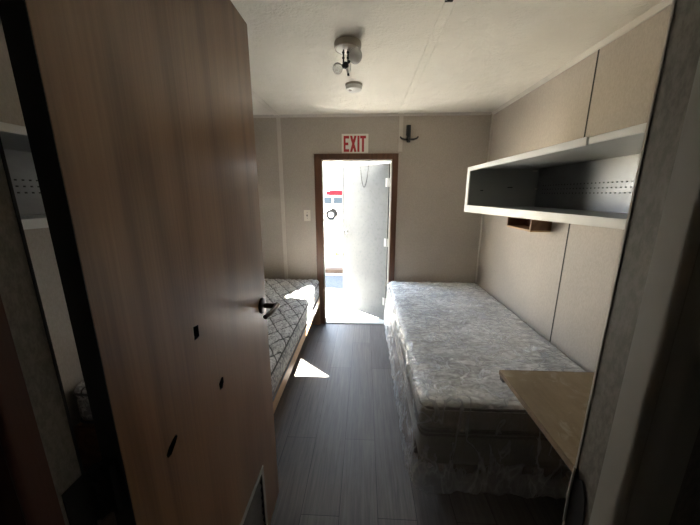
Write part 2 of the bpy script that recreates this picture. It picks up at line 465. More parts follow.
# black patch on the right jamb, painting the dark inside a torn strike hole
bm = B()
prism(bm, [(.338, 1.030), (.343, 1.062), (.352, 1.084), (.360, 1.080), (.3672, 1.092), (.3672, .992), (.358, .978), (.350, .990), (.341, 1.000)], 'x', JR - .0015, JR + .001)
o = struct('strike_hole_patch', bm, M['black'], parent=wf)
bm = B(); tube(bm, [(JR - .002, .3676, .992), (JR - .003, .3682, 1.045), (JR - .002, .3676, 1.092)], .0018, 8)
struct('strike_edge', bm, M['trimmetal'], parent=wf)

# exit doorway: brown casing on the room side, white frame in the opening
CW = .075
bm = B()
box(bm, -.530, -.453, YB - .016, YB, 0, 1.882, .003)
trim(bm, M['casing'])
bm = B(); box(bm, DX1 - .024, DX1 + .036, YB - .016, YB, 0, 1.882, .003); trim(bm, M['casing'])
bm = B(); box(bm, DX0 + .022, DX1 - .024, YB - .016, YB, DZ - .018, 1.882, .003); trim(bm, M['casing'])
fx0, fx1, fz = -.440, .264, 1.815
bm = B(); box(bm, DX0, fx0, YB, YB + .022, 0, DZ); box(bm, DX0, -.490, YB + .022, YB + WT + .015, 0, DZ); box(bm, fx1, DX1, YB, YB + WT + .015, 0, DZ); box(bm, -.490, fx1, YB + .022, YB + WT + .015, fz, DZ); box(bm, fx0, fx1, YB, YB + .022, fz, DZ)

trim(bm, M['whiteframe'])
bm = B(); box(bm, fx0, fx1, YB - .004, YB + WT + .04, 0, .012, .003); box(bm, -.490, fx0, YB + .022, YB + WT + .04, 0, .012)
trim(bm, M['whiteframe'])

# ------------------------------------------------------------------ brown interior door (hinged left, swung into the room)
d1 = thing('door_1', 'open brown wood grain door with three punched holes and lever handle', 'door', (-.432, .40, 0), 0, kind='structure')
DFX, DBX, DY0, DY1 = -.414, -.449, .400, 1.162
leaf = obj('door_leaf', box(B(), DBX, DFX, DY0, DY1, .022, 2.053, .0015, 1), [M['door'], M['black']], d1)
cut = B()  # pocket walls painted black for the dark inside the hollow door
def hole(y, z, poly):
    prism(cut, [(y + a, z + b) for a, b in poly], 'x', DFX - .028, DFX + .01, 1)
hole(.654, 1.146, [(-.011, -.017), (.010, -.016), (.011, .015), (-.010, .018)])
hole(.742, .941, [(-.010, -.015), (.004, -.019), (.013, -.006), (.014, .012), (.003, .015), (-.012, .005)])
hole(.517, .944, [(-.018, -.014), (-.006, -.016), (.012, -.002), (.020, .008), (.016, .016), (.004, .013), (-.010, .006), (-.020, -.004)])
prism(cut, [(.560, .070), (.972, .070), (.972, .366), (.560, .366)], 'x', DFX - .026, DFX + .01, 1)
cut.transform(fr(d1).inverted()); bmesh.ops.recalc_face_normals(cut, faces=cut.faces)
bool_cut(leaf, cut, [M['door'], M['black']])
obj('hinge_edge', box(B(), DBX - .0004, DFX + .0002, DY0 - .0012, DY0, .022, 2.053), M['black'], d1, label='black hinge side edge')
# vent grille
bm = B()
y0, y1, z0, z1 = .545, .987, .055, .381
for a in ((y0, y0 + .02, z0, z1), (y1 - .02, y1, z0, z1), (y0 + .02, y1 - .02, z0, z0 + .02), (y0 + .02, y1 - .02, z1 - .02, z1)):
    box(bm, DFX, DFX + .004, *a, .0012, 1)
vt = obj('vent_frame', bm, M['trimmetal'], d1)
bm = B()
for k in range(7):
    z = .095 + k * .040
    prism(bm, [(DFX - .020, z + .020), (DFX - .0185, z + .020), (DFX - .0015, z), (DFX - .003, z)], 'y', .563, .969)
obj('vent_louvers', bm, M['vent'], vt)
# lever handle
hy, hz = 1.105, 1.040
bm = B(); lathe(bm, [(0, 0), (.032, 0), (.033, .004), (.030, .009), (.016, .012), (0, .012)], (DFX, hy, hz), 'x')
ros = obj('handle_rosette', bm, M['bronze'], d1, smooth=True, angle=.8)
bm = B(); tube(bm, [(DFX + .008, hy, hz), (DFX + .060, hy, hz)], .0105, 14)
obj('handle_stem', bm, M['bronze'], ros, angle=.8)
bm = B(); tube(bm, [(DFX + .062, hy + .010, hz), (DFX + .064, hy - .03, hz), (DFX + .063, hy - .08, hz + .002), (DFX + .056, hy - .120, hz + .003)], [.0115, .0105, .0095, .0085], 14)
obj('handle_lever', bm, M['bronze'], ros, angle=.8)
obj('latch_plate', box(B(), -.443, -.420, DY1, DY1 + .0015, hz - .03, hz + .03), M['bronze'], d1)
obj('door_bolt', box(B(), -.437, -.425, DY1, DY1 + .010, hz - .010, hz + .010, .002), M['bronze'], d1)
for zc in (1.83, .985, .20):       # butt hinges on jamb and door edge
    bm = B(); box(bm, JL, JL + .0025, .334, .372, zc - .05, zc + .05); 
    hg = obj('hinge', bm, M['darksteel'], d1)
    bm = B(); box(bm, -.446, -.417, DY0 - .0035, DY0 - .0012, zc - .05, zc + .05); obj('hinge_plate', bm, M['darksteel'], hg)
    bm = B(); tube(bm, [(JL + .007, .384, zc - .05), (JL + .007, .384, zc + .05)], .007, 12)
    for k in range(4): box(bm, JL + .0005, JL + .012, .372, .384, zc - .05 + k * .026, zc - .05 + k * .026 + .022); 
    box(bm, JL + .006, -.425, .384, DY0 - .0015, zc - .048, zc + .048)
    obj('hinge_knuckle', bm, M['darksteel'], hg)

# ------------------------------------------------------------------ white exit door, swung outward
ang = math.radians(180 - 41.5)
d2 = thing('door_2', 'white dirty exit door standing ajar outside the far doorway', 'door', (.258, YB + .065, 0), ang, kind='structure')
# local x runs from hinge to free edge; local +y faces the room side
LW = .715
def lb(*a, **k): return box(B(), *a, **k)
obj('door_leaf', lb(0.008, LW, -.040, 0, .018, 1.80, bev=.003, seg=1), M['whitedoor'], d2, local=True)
bm = B(); box(bm, .008, LW, 0, .004, .018, .030); box(bm, .008, LW, 0, .004, 1.788, 1.80); box(bm, .008, .022, 0, .004, .03, 1.788); box(bm, LW - .014, LW, 0, .004, .03, 1.788)
obj('door_edging', bm, M['leafedge'], d2, local=True)
bm = B(); lathe(bm, [(0, 0), (.028, 0), (.028, .006), (.012, .010), (.011, .035), (.026, .045), (.029, .058), (.022, .068), (0, .070)], (LW - .06, 0, 1.02), 'y')
obj('door_knob', bm, M['chrome'], d2, smooth=True, local=True)
obj('latch_plate', lb(LW, LW + .002, -.032, -.008, .99, 1.05), M['chrome'], d2, local=True)
for zc in (1.6, .95, .25):
    bm = B(); tube(bm, [(0, .004, zc - .045), (0, .004, zc + .045)], .007, 10); box(bm, 0, .05, 0, .0025, zc - .045, zc + .045)
    obj('hinge', bm, M['whiteframe'], d2, local=True)

# slack chain between the exit door's top and its frame
def leafpt(u, y, z): return fr(d2) @ Vector((u, y, z))
pA = Vector((.036, YB + .060, fz - .002)); pB = leafpt(.408, .008, 1.770)
bm = B(); n = 58
for i in range(n + 1):
    s_ = i / n
    p = pA.lerp(pB, s_); p.z -= .235 * (1 - (2 * s_ - 1) ** 2) ** .8
    b = bmesh.new(); bmesh.ops.create_uvsphere(b, u_segments=6, v_segments=4, radius=1)
    b.transform(Matrix.Translation(p) @ Matrix.Diagonal((.005, .005, .007, 1))); merge(bm, b)
ch = obj('door_chain', bm, M['darksteel'], smooth=True)
tag(ch, 'slack metal safety chain hanging from the top of exit doorway', 'chain')
bm = B(); box(bm, pA.x - .012, pA.x + .012, pA.y - .01, pA.y + .01, pA.z - .001, pA.z + .002); obj('chain_bracket', bm, M['darksteel'], ch)

# ------------------------------------------------------------------ on the back wall
sx0, sx1, sz0, sz1 = -.243, .028, 1.888, 2.072
sg = thing('exit_sign', 'white EXIT sign with red letters above the far doorway', 'sign', ((sx0 + sx1) / 2, YB - .002, sz0))
obj('sign_board', box(B(), sx0, sx1, YB - .005, YB, sz0, sz1), M['signwhite'], sg)
bm = B(); H, Wd, tk = sz1 - sz0, sx1 - sx0, .019
zt, zb = sz1 - .018, sz0 + .012
def let(polys):
    for p in polys: prism(bm, p, 'y', YB - .0062, YB - .005)
def rc(a, b, c, d): return [(a, c), (b, c), (b, d), (a, d)]
x = sx0 + .020; w = .056; zm = (zt + zb) / 2
let([rc(x, x + tk, zb, zt), rc(x + tk, x + w, zt - .026, zt), rc(x + tk, x + w, zb, zb + .026), rc(x + tk, x + w - .008, zm - .013, zm + .013)])
x += w + .008; w = .068; t_ = .024
let([[(x, zb), (x + t_, zb), (x + w, zt), (x + w - t_, zt)]])
let([[(x, zt), (x + w / 2 - .013, zm + .002), (x + w / 2 + .001, zm + .030), (x + t_, zt)], [(x + w, zb), (x + w / 2 + .013, zm - .002), (x + w / 2 - .001, zm - .030), (x + w - t_, zb)]])
x += w + .008; let([rc(x, x + .021, zb, zt)])
x += .021 + .006; w = .060
let([rc(x, x + w, zt - .026, zt), rc(x + w / 2 - .0105, x + w / 2 + .0105, zb, zt - .026)])
obj('lettering', bm, M['signred'], sg)

sw = thing('light_switch', 'cream light switch plate left of the exit doorway', 'switch', (-.622, YB - .006, 1.195))
obj('switch_plate', box(B(), -.657, -.587, YB - .006, YB, 1.195, 1.312, .0025), M['cream'], sw)
bm = B(); prism(bm, [(YB - .006, 1.244), (YB - .006, 1.264), (YB - .017, 1.262), (YB - .016, 1.256)], 'x', -.627, -.617)
obj('toggle', bm, M['black'], sw, label='dark switch toggle')
for z in (1.224, 1.284): obj('screw', lathe(B(), [(0, 0), (.0035, 0), (.0035, -.0012), (0, -.0015)], (-.622, YB - .006, z), 'y', 10), M['bronze'], sw)

hk = thing('wall_hook', 'black double armed hook high on wall right of EXIT sign', 'hook', (.435, YB, 1.985))
bm = B(); box(bm, .412, .450, YB - .014, YB, 1.985, 2.150, .004); box(bm, .405, .428, YB - .006, YB, 2.05, 2.148, .002)
obj('back_bar', bm, M['blackmetal'], hk)
for s_ in (-1, 1):
    bm = B(); c0 = .431
    tube(bm, [(c0 + s_ * .012, YB - .018, 2.012), (c0 + s_ * .045, YB - .034, 2.010), (c0 + s_ * .075, YB - .045, 2.018), (c0 + s_ * .090, YB - .048, 2.034)], [.010, .010, .009, .007], 10)
    obj('arm', bm, M['blackmetal'], hk, angle=.8)
bm = B(); lathe(bm, [(0, 0), (.018, 0), (.018, -.022), (.012, -.028), (0, -.028)], (.431, YB - .008, 2.012), 'y', 16)
obj('hub', bm, M['blackmetal'], hk, angle=.8)

# ------------------------------------------------------------------ ceiling fixture and smoke detector
lx, ly = -.100, 1.770
lt = thing('ceiling_light', 'small round ceiling lamp with two bare bulbs on thin arms', 'light', (lx, ly, ZC))
bm = B(); lathe(bm, [(0, ZC), (.070, ZC), (.072, ZC - .006), (.072, ZC - .020), (.068, ZC - .031), (.0, ZC - .031)], (lx, ly, 0), 'z', 40)
obj('base', bm, M['fixturebase'], lt, angle=.6)  # darker tan than the cap: shade on the side put into the colour
bm = B(); lathe(bm, [(0, ZC - .031), (.060, ZC - .031), (.052, ZC - .036), (0, ZC - .036)], (lx, ly, 0), 'z', 32)
obj('base_cap', bm, M['whiteplastic'], lt, angle=.6)
for dx in (-.016, .008):
    bm = B(); tube(bm, [(lx - .005 + dx, ly - .01, ZC - .034), (lx - .006 + dx, ly - .012, ZC - .105)], .0042, 8)
    for z in (.050, .075): sphere(bm, (lx - .006 + dx, ly - .012, ZC - z), .0075, 10, 6)
    obj('arm', bm, M['blackmetal'], lt, angle=.8)
bm = B(); sphere(bm, (lx - .010, ly - .012, ZC - .110), .0175, 14, 10); tube(bm, [(lx - .004, ly - .012, ZC - .104), (lx + .018, ly - .012, ZC - .086)], .007, 8)
obj('swivel_joint', bm, M['blackmetal'], lt, angle=.8)
bm = B(); tube(bm, [(lx - .006, ly - .012, ZC - .115), (lx + .004, ly - .012, ZC - .150)], .0065, 10); tube(bm, [(lx + .016, ly - .012, ZC - .095), (lx + .014, ly - .012, ZC - .140)], .003, 8)
obj('socket', bm, M['whiteplastic'], lt, angle=.8)
bm = B(); tube(bm, [(lx + .003, ly - .012, ZC - .148), (lx + .005, ly - .012, ZC - .160)], .006, 10); obj('socket_tip', bm, M['blackmetal'], lt, angle=.8)
bm = B(); tube(bm, [(lx + .012, ly - .02, ZC - .034), (lx + .030, ly - .030, ZC - .052)], .014, 12); obj('socket', bm, M['whiteplastic'], lt, angle=.8)
bm = B(); sphere(bm, (lx + .042, ly - .035, ZC - .076), .035, 24, 16, 1, 1, 1.05); obj('bulb', bm, M['bulb'], lt, smooth=True, label='frosted globe bulb')
bm = B(); tube(bm, [(lx - .014, ly - .012, ZC - .112), (lx - .032, ly - .016, ZC - .118)], .011, 12); obj('socket', bm, M['blackmetal'], lt, angle=.8)
bm = B(); sphere(bm, (lx - .052, ly - .018, ZC - .126), .027, 24, 16); obj('bulb', bm, M['clearbulb'], lt, smooth=True, label='clear glass bulb')

sdx, sdy = -.090, 2.375
sd = thing('smoke_detector', 'small round smoke detector on ceiling behind the bulb lamp', 'smoke detector', (sdx, sdy, ZC))
bm = B(); lathe(bm, [(0, ZC), (.062, ZC), (.063, ZC - .010), (.060, ZC - .013), (0, ZC - .013)], (sdx, sdy, 0), 'z', 36); obj('base', bm, M['fixturebase'], sd, angle=.6)
bm = B(); lathe(bm, [(0, ZC - .013), (.059, ZC - .013), (.056, ZC - .036), (.046, ZC - .042), (0, ZC - .044)], (sdx, sdy, 0), 'z', 36); obj('cover', bm, M['whiteplastic'], sd, angle=.6)
bm = B(); lathe(bm, [(0, ZC - .0425), (.012, ZC - .0425), (.011, ZC - .047), (0, ZC - .047)], (sdx - .025, sdy - .018, 0), 'z', 16); obj('test_button', bm, M['fixturebase'], sd, angle=.6)
bm = B(); box(bm, .318, .350, 1.43, 1.44, ZC - .008, ZC - .004); tag(obj('ceiling_clip', bm, M['black']), 'small black clip on the ceiling seam near the camera', 'clip')

# ------------------------------------------------------------------ open steel wall lockers (right and left)
SZ0, SZ1, SY0, SY1 = 1.352, 1.664, PY1 + .012, 2.255
def shelf(side, label):
    """side=+1 on the right wall, -1 on the left wall"""
    wx = XR if side > 0 else XL
    fx = wx - side * .50
    X = lambda d: (wx - side * d)          # d = distance out from the wall
    def bx(bm, d0, d1, *a, **k): return box(bm, min(X(d0), X(d1)), max(X(d0), X(d1)), *a, **k)
    r = thing('wall_shelf', label, 'shelf', (wx - side * .25, (SY0 + SY1) / 2, SZ0), group='open steel wall shelves')
    obj('top_panel', bx(B(), .001, .498, SY0, SY1, SZ1 - .008, SZ1), M['steel'], r)
    obj('bottom_panel', bx(B(), .001, .498, SY0, SY1, 1.384, 1.391), M['steel'], r)
    obj('end_panel', bx(B(), .001, .498, SY1 - .008, SY1, 1.391, SZ1 - .008), M['steel'], r)
    obj('end_panel', bx(B(), .001, .498, SY0, SY0 + .008, 1.391, SZ1 - .008), M['steel'], r)
    # front lips
    bm = B(); ysp = 1.085
    bx(bm, .496, .506, ysp, SY1, SZ1 - .026, SZ1 + .002, bev=.002, seg=1); bx(bm, .470, .496, ysp, SY1, SZ1, SZ1 + .003)
    obj('top_lip', bm, M['lip'], r)
    bm = B(); bx(bm, .494, .503, SY0, ysp - .004, SZ1 - .024, SZ1 - .001, bev=.002, seg=1)
    obj('top_lip', bm, M['lip'], r)
    bm = B(); prism(bm, [(SY0, 1.392), (SY0, 1.414), (SY1, 1.402), (SY1, SZ0)], 'x', min(X(.496), X(.506)), max(X(.496), X(.506)))
    obj('bottom_lip', bm, M['lip'], r)
    bm = B(); bx(bm, .496, .506, SY1 - .055, SY1, 1.402, SZ1 - .026, bev=.002, seg=1)
    obj('side_lip', bm, M['lip'], r)
    # perforated back: a sheet with real slots and a black sheet behind painting the gap's shade
    bm = B()
    ys = [SY0 + .01]; holes_y = set(); y = SY0 + .05
    while y < SY1 - .06:
        holes_y.add(len(ys)); ys += [y, y + .0115]; y += .028
    ys.append(SY1 - .009)
    zr = [1.482, 1.508, 1.534]
    zs = [1.391]; holes_z = set()
    for z in zr: holes_z.add(len(zs)); zs += [z, z + .0065]
    zs.append(SZ1 - .008)
    vd = {}
    def V(i, j):
        if (i, j) not in vd: vd[i, j] = bm.verts.new((X(.009), ys[i], zs[j]))
        return vd[i, j]
    for i in range(len(ys) - 1):
        for j in range(len(zs) - 1):
            if i in holes_y and j in holes_z: continue
            bm.faces.new((V(i, j), V(i + 1, j), V(i + 1, j + 1), V(i, j + 1)))
    ret = bmesh.ops.extrude_face_region(bm, geom=bm.faces[:])
    for g in ret['geom']:
        if isinstance(g, bmesh.types.BMVert): g.co.x = X(.007)
    bx(bm, .001, .003, SY0 + .01, SY1 - .009, 1.392, SZ1 - .009, mi=1)
    obj('back_panel', bm, [M['backsteel'], M['black']], r)
    for d, z in ((.025, SZ1 - .026), (.012, 1.515)):
        bm = B(); bx(bm, d, d + .030 if d > .02 else d + .012, SY1 - .022, SY1 - .0085, z - .007, z + .007, bev=.002, seg=1)
        obj('clip', bm, M['whiteplastic'], r, label='small pale clip in the far corner')
    bm = B(); bx(bm, .385, .405, SY1 - .010, SY1 - .0078, 1.502, 1.508); obj('slot', bm, M['black'], r)
    bm = B(); bx(bm, .180, .215, SY1 - .010, SY1 - .0078, 1.523, 1.529); obj('slot', bm, M['black'], r)
    return r
shelf(1, 'long open grey steel shelf on right wall above the plastic-wrapped bed')
shelf(-1, 'grey steel shelf on left wall seen through the gap at the door hinges')

# small wooden cubby under the right shelf
cb = thing('wall_cubby', 'small brown open wooden box on wall under the right steel shelf', 'box', (1.18, 2.19, 1.232))
cx0, cx1, cy0, cy1, cz0, cz1 = 1.105, XR - .001, 2.025, 2.36, 1.232, 1.346
obj('bottom_panel', box(B(), cx0, cx1, cy0, cy1, cz0, cz0 + .012, .001, 1), M['pine'], cb, label='paler bottom board')
obj('top_panel', box(B(), cx0, cx1, cy0, cy1, cz1 - .010, cz1, .001, 1), M['cubby'], cb)
obj('side_panel', box(B(), cx0, cx1, cy0, cy0 + .012, cz0 + .012, cz1 - .010), M['cubby'], cb)
obj('side_panel', box(B(), cx0, cx1, cy1 - .012, cy1, cz0 + .012, cz1 - .010), M['cubby'], cb)
obj('back_panel', box(B(), cx1 - .006, cx1, cy0 + .012, cy1 - .012, cz0 + .012, cz1 - .010), M['cubby'], cb)

# ------------------------------------------------------------------ left bed
LB0, LB1, LY0, LY1 = -1.440, -.500, 1.172, 3.165
bf = thing('bed_frame', 'low pine bed frame with side rail under the left quilted mattress', 'bed frame', ((LB0 + LB1) / 2, (LY0 + LY1) / 2, 0))
obj('side_rail', box(B(), LB1 - .022, LB1, LY0 + .02, LY1 - .02, .268, .346, .003), M['pine'], bf)
obj('side_rail', box(B(), LB0, LB0 + .022, LY0 + .02, LY1 - .02, .268, .346, .003), M['pine'], bf)
obj('end_panel', box(B(), LB0, LB1, LY1 - .02, LY1, 0, .346, .003), M['ply'], bf)
obj('end_panel', box(B(), LB0, LB1, LY0, LY0 + .02, 0, .346, .003), M['cubby'], bf)
obj('slat_deck', box(B(), LB0 + .022, LB1 - .022, LY0 + .02, LY1 - .02, .322, .342), M['ply'], bf)
def quilt(amp, cell, z1, f=.62):
    def d(p, n):
        if n.z < .5: return p
        a = (p.x + f * p.y) / cell; b = (p.x - f * p.y) / cell
        e = min(abs(a - math.floor(a) - .5), abs(b - math.floor(b) - .5)) * 2
        h = amp * (1 - math.exp(-e * 5.0)) + .006 * noise.noise(p * 5)
        return p + Vector((0, 0, h * n.z))
    return d
mt = thing('mattress', 'grey diamond quilted bare mattress on the left bed in sunlight', 'mattress', ((LB0 + LB1) / 2, (LY0 + LY1) / 2, .347))
mz0, mz1 = .347, .540
def qd(p, n):
    # object-space coordinates are relative to the thing's origin: keep mesh and shader pattern aligned
    o_ = Vector(((LB0 + LB1) / 2, (LY0 + LY1) / 2, mz0)); q = p - o_
    if n.z < .6: return p
    e = 1.0
    for a in ((q.x + .62 * q.y) / CELL, (q.x - .62 * q.y) / CELL): e = min(e, abs(a - math.floor(a) - .5) * 2)
    edge = min(1, min(p.x - LB0, LB1 - p.x, p.y - LY0, LY1 - p.y) / .12)
    return p + Vector((0, 0, (.017 * (1 - math.exp(-e * 4)) + .014 * max(0, edge) - .004)))
bm = rbox(LB0, LB1, LY0 + .025, LY1 - .005, mz1 - .045, mz1, .04, .0145, 'tlrnf', qd)
obj('quilted_top', bm, M['tick'], mt, smooth=True)
bm = rbox(LB0, LB1, LY0 + .025, LY1 - .005, mz0, mz1 - .03, .045, .03, 'all')
obj('border', bm, M['tickside'], mt, smooth=True)
def loop_pts(x0, x1, y0, y1, z, r, n=7, j=0):
    pts = []
    for cx, cy, a0 in ((x1 - r, y0 + r, -PI / 2), (x1 - r, y1 - r, 0), (x0 + r, y1 - r, PI / 2), (x0 + r, y0 + r, PI)):
        for k in range(n): a = a0 + PI / 2 * k / (n - 1); pts.append((cx + r * math.cos(a), cy + r * math.sin(a), z))
    pts.append(pts[0]); return pts
for z in (mz1 - .020, mz0 + .014):
    obj('piping', tube(B(), loop_pts(LB0 + .001, LB1 - .001, LY0 + .026, LY1 - .006, z, .045), .0065, 8, False), M['piping'], mt, smooth=True)

# ------------------------------------------------------------------ right bed
RB0, RB1, RY0, RY1 = .275, 1.226, 1.200, 3.165
fb = thing('metal_bed_frame', 'low dark steel bed frame under the plastic-wrapped right bed', 'bed frame', ((RB0 + RB1) / 2, (RY0 + RY1) / 2, 0))
for x in (RB0 + .03, RB1 - .055): obj('side_rail', box(B(), x, x + .025, RY0 + .03, RY1 - .03, .150, .180, .002, 1), M['blackmetal'], fb)
for y in (RY0 + .25, RY1 - .30): obj('cross_rail', box(B(), RB0 + .055, RB1 - .055, y, y + .025, .152, .176, .002, 1), M['blackmetal'], fb)
for x in (RB0 + .042, RB1 - .042):
    for y in (RY0 + .262, RY1 - .288): obj('leg', tube(B(), [(x, y, 0), (x, y, .151)], .014, 12), M['blackmetal'], fb, angle=.8)
bs = thing('box_spring', 'dark box spring beneath the plastic-wrapped mattress on right', 'box spring', ((RB0 + RB1) / 2, (RY0 + RY1) / 2, .181))
obj('body', rbox(RB0 + .004, RB1, RY0 + .004, RY1, .181, .372, .025, .06), M['boxfab'], bs, smooth=True)
obj('piping', tube(B(), loop_pts(RB0 + .002, RB1, RY0 + .002, RY1, .362, .03), .006, 8, False), M['piping'], bs, smooth=True)
m2 = thing('mattress', 'pale swirl patterned mattress on right inside clear crinkled plastic', 'mattress', ((RB0 + RB1) / 2, (RY0 + RY1) / 2, .373))
def q2(p, n):
    if n.z < .5: return p
    e = min(1, max(0, min(p.x - RB0, RB1 - p.x, p.y - RY0, RY1 - p.y) / .15))
    return p + Vector((0, 0, .012 * e + .007 * noise.noise(Vector((p.x * 7, p.y * 9, .3))) + .004 * noise.noise(p * 20)))
obj('quilted_top', rbox(RB0, RB1, RY0, RY1, .490, .532, .035, .02, 'tlrnf', q2), M['tick2'], m2, smooth=True)
obj('border', rbox(RB0 + .002, RB1 - .001, RY0 + .002, RY1 - .001, .373, .505, .05, .03), M['plainborder'], m2, smooth=True)
for z in (.512, .386):
    obj('piping', tube(B(), loop_pts(RB0 - .001, RB1, RY0 - .001, RY1, z, .055), .0065, 8, False), M['piping'], m2, smooth=True)

# crinkled clear plastic over mattress and box spring
def crinkle(p, n):
    P = Vector((p.x, p.y, p.z))
    top = n.z > .6
    N = noise.noise
    def rid(q, k): return max(0, 1 - abs(N(q)) * k) ** 2
    if top:
        return P + n * (.003 + .005 * rid(Vector((P.x * 5, P.y * 9, 2)), 3.0) + .003 * rid(Vector((P.x * 14, P.y * 17, 5)), 3.0))
    low = max(0, min(1, (.54 - P.z) / .5))
    out = Vector((n.x, n.y, 0)); out = out.normalized() if out.length > 1e-6 else out
    s = P.x - P.y                                   # runs round the corner
    fold = N(Vector((s * 5 + P.z * 1.5, P.z * 1.6, 3)))
    d1 = rid(Vector((s * 8 + P.z * 4, P.z * 1.5, 7)), 3.2); d2 = rid(Vector((s * 14 - P.z * 9, P.z * 3, 1)), 3.4)
    tuck = math.exp(-((P.z - .385) / .022) ** 2)     # pulled in where mattress meets box spring
    bil = math.sin(PI * min(1, max(0, (.36 - P.z) / .34))) ** 2
    side = 1.0 if abs(n.x) > abs(n.y) else .75
    P = P + out * side * (.006 + .022 * low * low + .014 * low * fold + .014 * d1 + .006 * d2 + .010 * bil - .006 * tuck)
    k = low ** 4
    P.z += k * (.014 + .022 * N(Vector((s * 4, 1, 1))) + .010 * N(Vector((s * 17, 4, 2))))
    return P
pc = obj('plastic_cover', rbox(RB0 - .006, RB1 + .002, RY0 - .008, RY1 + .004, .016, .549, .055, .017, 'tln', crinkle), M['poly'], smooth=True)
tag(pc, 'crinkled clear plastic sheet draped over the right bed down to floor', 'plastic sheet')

# ------------------------------------------------------------------ desk board at lower right
dk = thing('wall_desk', 'worn tan wooden desk board in the corner beside the right jamb', 'desk', (.92, .77, 0))
obj('desktop', box(B(), .592, XR - .002, PY1 + .006, 1.166, .720, .740, .0015, 1), M['desk'], dk)
obj('edge_band', box(B(), .588, .592, PY1 + .006, 1.166, .721, .7395), M['deskedge'], dk, label='chipped darker edge band')
obj('edge_band', box(B(), .592, XR - .002, 1.166, 1.169, .721, .7395), M['deskedge'], dk, label='chipped darker edge band')
bm = B(); prism(bm, [(.588, .7205), (.618, .7205), (.604, .700), (.592, .700)], 'y', 1.135, 1.160); obj('corner_bracket', bm, M['black'], dk, label='small black corner bracket')
obj('cleat', box(B(), XR - .035, XR - .002, PY1 + .03, 1.14, .680, .720), M['ply'], dk)
obj('side_panel', box(B(), .75, XR - .035, PY1 + .006, PY1 + .028, 0, .720), M['ply'], dk)
obj('side_panel', box(B(), 1.00, XR - .040, 1.06, 1.08, 0, .720), M['ply'], dk)

# ------------------------------------------------------------------ outside
GZ = -.50
bm = B(); box(bm, -150, 150, -20, 420, GZ - .3, GZ); struct('ground', bm, M['ground'])
bm = B(); box(bm, -16, 8, YB + WT + .03, 7.15, GZ, GZ + .012); struct('gravel_path', bm, M['gravel'])
bm = B(); box(bm, XL - .1, XR + .1, YH - .1, YB + WT, GZ, -.10); struct('foundation', bm, M['siding'])
st_ = thing('doorstep', 'dusty pale landing step outside the exit doorway', 'step', (-.10, 3.75, GZ + .012))
obj('platform', box(B(), -.70, .95, YB + WT + .042, 4.15, -.10, -.035, .006), M['step'], st_)
for x in (-.62, .82):
    for y in (YB + WT + .06, 4.02): obj('leg', box(B(), x, x + .07, y, y + .07, GZ + .012, -.10), M['timber'], st_)
tm = obj('timber_beam', box(B(), -3.2, 1.4, 7.16, 7.42, GZ, GZ + .13, .012), M['timber']); tag(tm, 'weathered brown timber beam lying along the gravel edge outside', 'timber')
pl = obj('white_board', box(B(), -2.4, 1.2, 7.02, 7.10, GZ + .012, GZ + .045, .004), M['whiteframe']); tag(pl, 'thin white board lying in front of the brown timber outside', 'board')
bm = B()
for k in range(70):
    a = random.uniform(0, 2 * PI); r_ = random.uniform(0, .42) ; x, y = -.92 + r_ * math.cos(a), 9.6 + r_ * .7 * math.sin(a)
    h_ = random.uniform(.05, .17); dx, dy = random.uniform(-.10, .10), random.uniform(-.10, .10); w_ = random.uniform(.008, .02)
    v = [bm.verts.new(q) for q in ((x - w_, y, GZ), (x + w_, y, GZ), (x + dx * .6 + w_, y + dy * .6, GZ + h_ * .7), (x + dx * .6 - w_, y + dy * .6, GZ + h_ * .7), (x + dx, y + dy, GZ + h_))]
    bm.faces.new((v[0], v[1], v[2], v[3])); bm.faces.new((v[3], v[2], v[4]))
wd = obj('weed_clump', bm, M['weed'], fin=False); tag(wd, 'low yellow green weed clump on sand beyond the timber', 'weeds'); wd['kind'] = 'stuff'

# added dark block, unseen behind the open leaf, put there to shade the gravel
sh = thing('shade_block', 'added dark block hidden behind the exit door leaf to shade the gravel', 'shade_block', (1.0, 8.9, GZ))
obj('walls', box(B(), -.46, 2.6, 7.75, 10.2, GZ, GZ + 2.35), M['siding'], sh)
obj('roof', prism(B(), [(-.58, GZ + 2.35), (2.72, GZ + 2.35), (2.72, GZ + 2.42), (1.07, GZ + 2.75), (-.58, GZ + 2.42)], 'y', 7.62, 10.33), M['greygum'], sh)
# white off-road car seen from its left side, nose to the right
VX, VY = -2.63, 23.1            # rear axle
car = thing('car', 'white off-road car parked far off beyond the open exit door', 'car', (VX + 1.3, VY + .85, GZ))
WR, WB = .40, 2.75
bm = B()
zb = GZ + .42
prof = [(-.80, zb), (-.47, zb)] + [(.47 * math.cos(a), GZ + .42 + .47 * math.sin(a)) for a in [PI - PI * k / 10 for k in range(11)]] \
    + [(WB - .47, zb)] + [(WB + .47 * math.cos(a), GZ + .42 + .47 * math.sin(a)) for a in [PI - PI * k / 10 for k in range(11)]] \
    + [(WB + .85, zb), (WB + .90, GZ + .75), (WB + .86, GZ + 1.12), (WB + .2, GZ + 1.20), (WB - .38, GZ + 1.24), (WB - .78, GZ + 1.84), (-.62, GZ + 1.88), (-.74, GZ + 1.80), (-.80, GZ + 1.15)]
pp = []
for q in prof:
    if not pp or (abs(q[0] - pp[-1][0]) + abs(q[1] - pp[-1][1])) > 1e-4: pp.append(q)
prism(bm, [(VX + a, b) for a, b in pp], 'y', VY + .06, VY + 1.72)
obj('body', bm, M['carwhite'], car)
def win(poly): 
    obj('window', prism(B(), [(VX + a, GZ + b) for a, b in poly], 'y', VY + .045, VY + .062), M['carglass'], car)
win([(-.62, 1.25), (.10, 1.25), (.10, 1.74), (-.56, 1.74)])
win([(.20, 1.25), (1.02, 1.25), (1.02, 1.74), (.20, 1.74)])
win([(1.12, 1.25), (2.2, 1.25), (1.88, 1.74), (1.12, 1.74)])
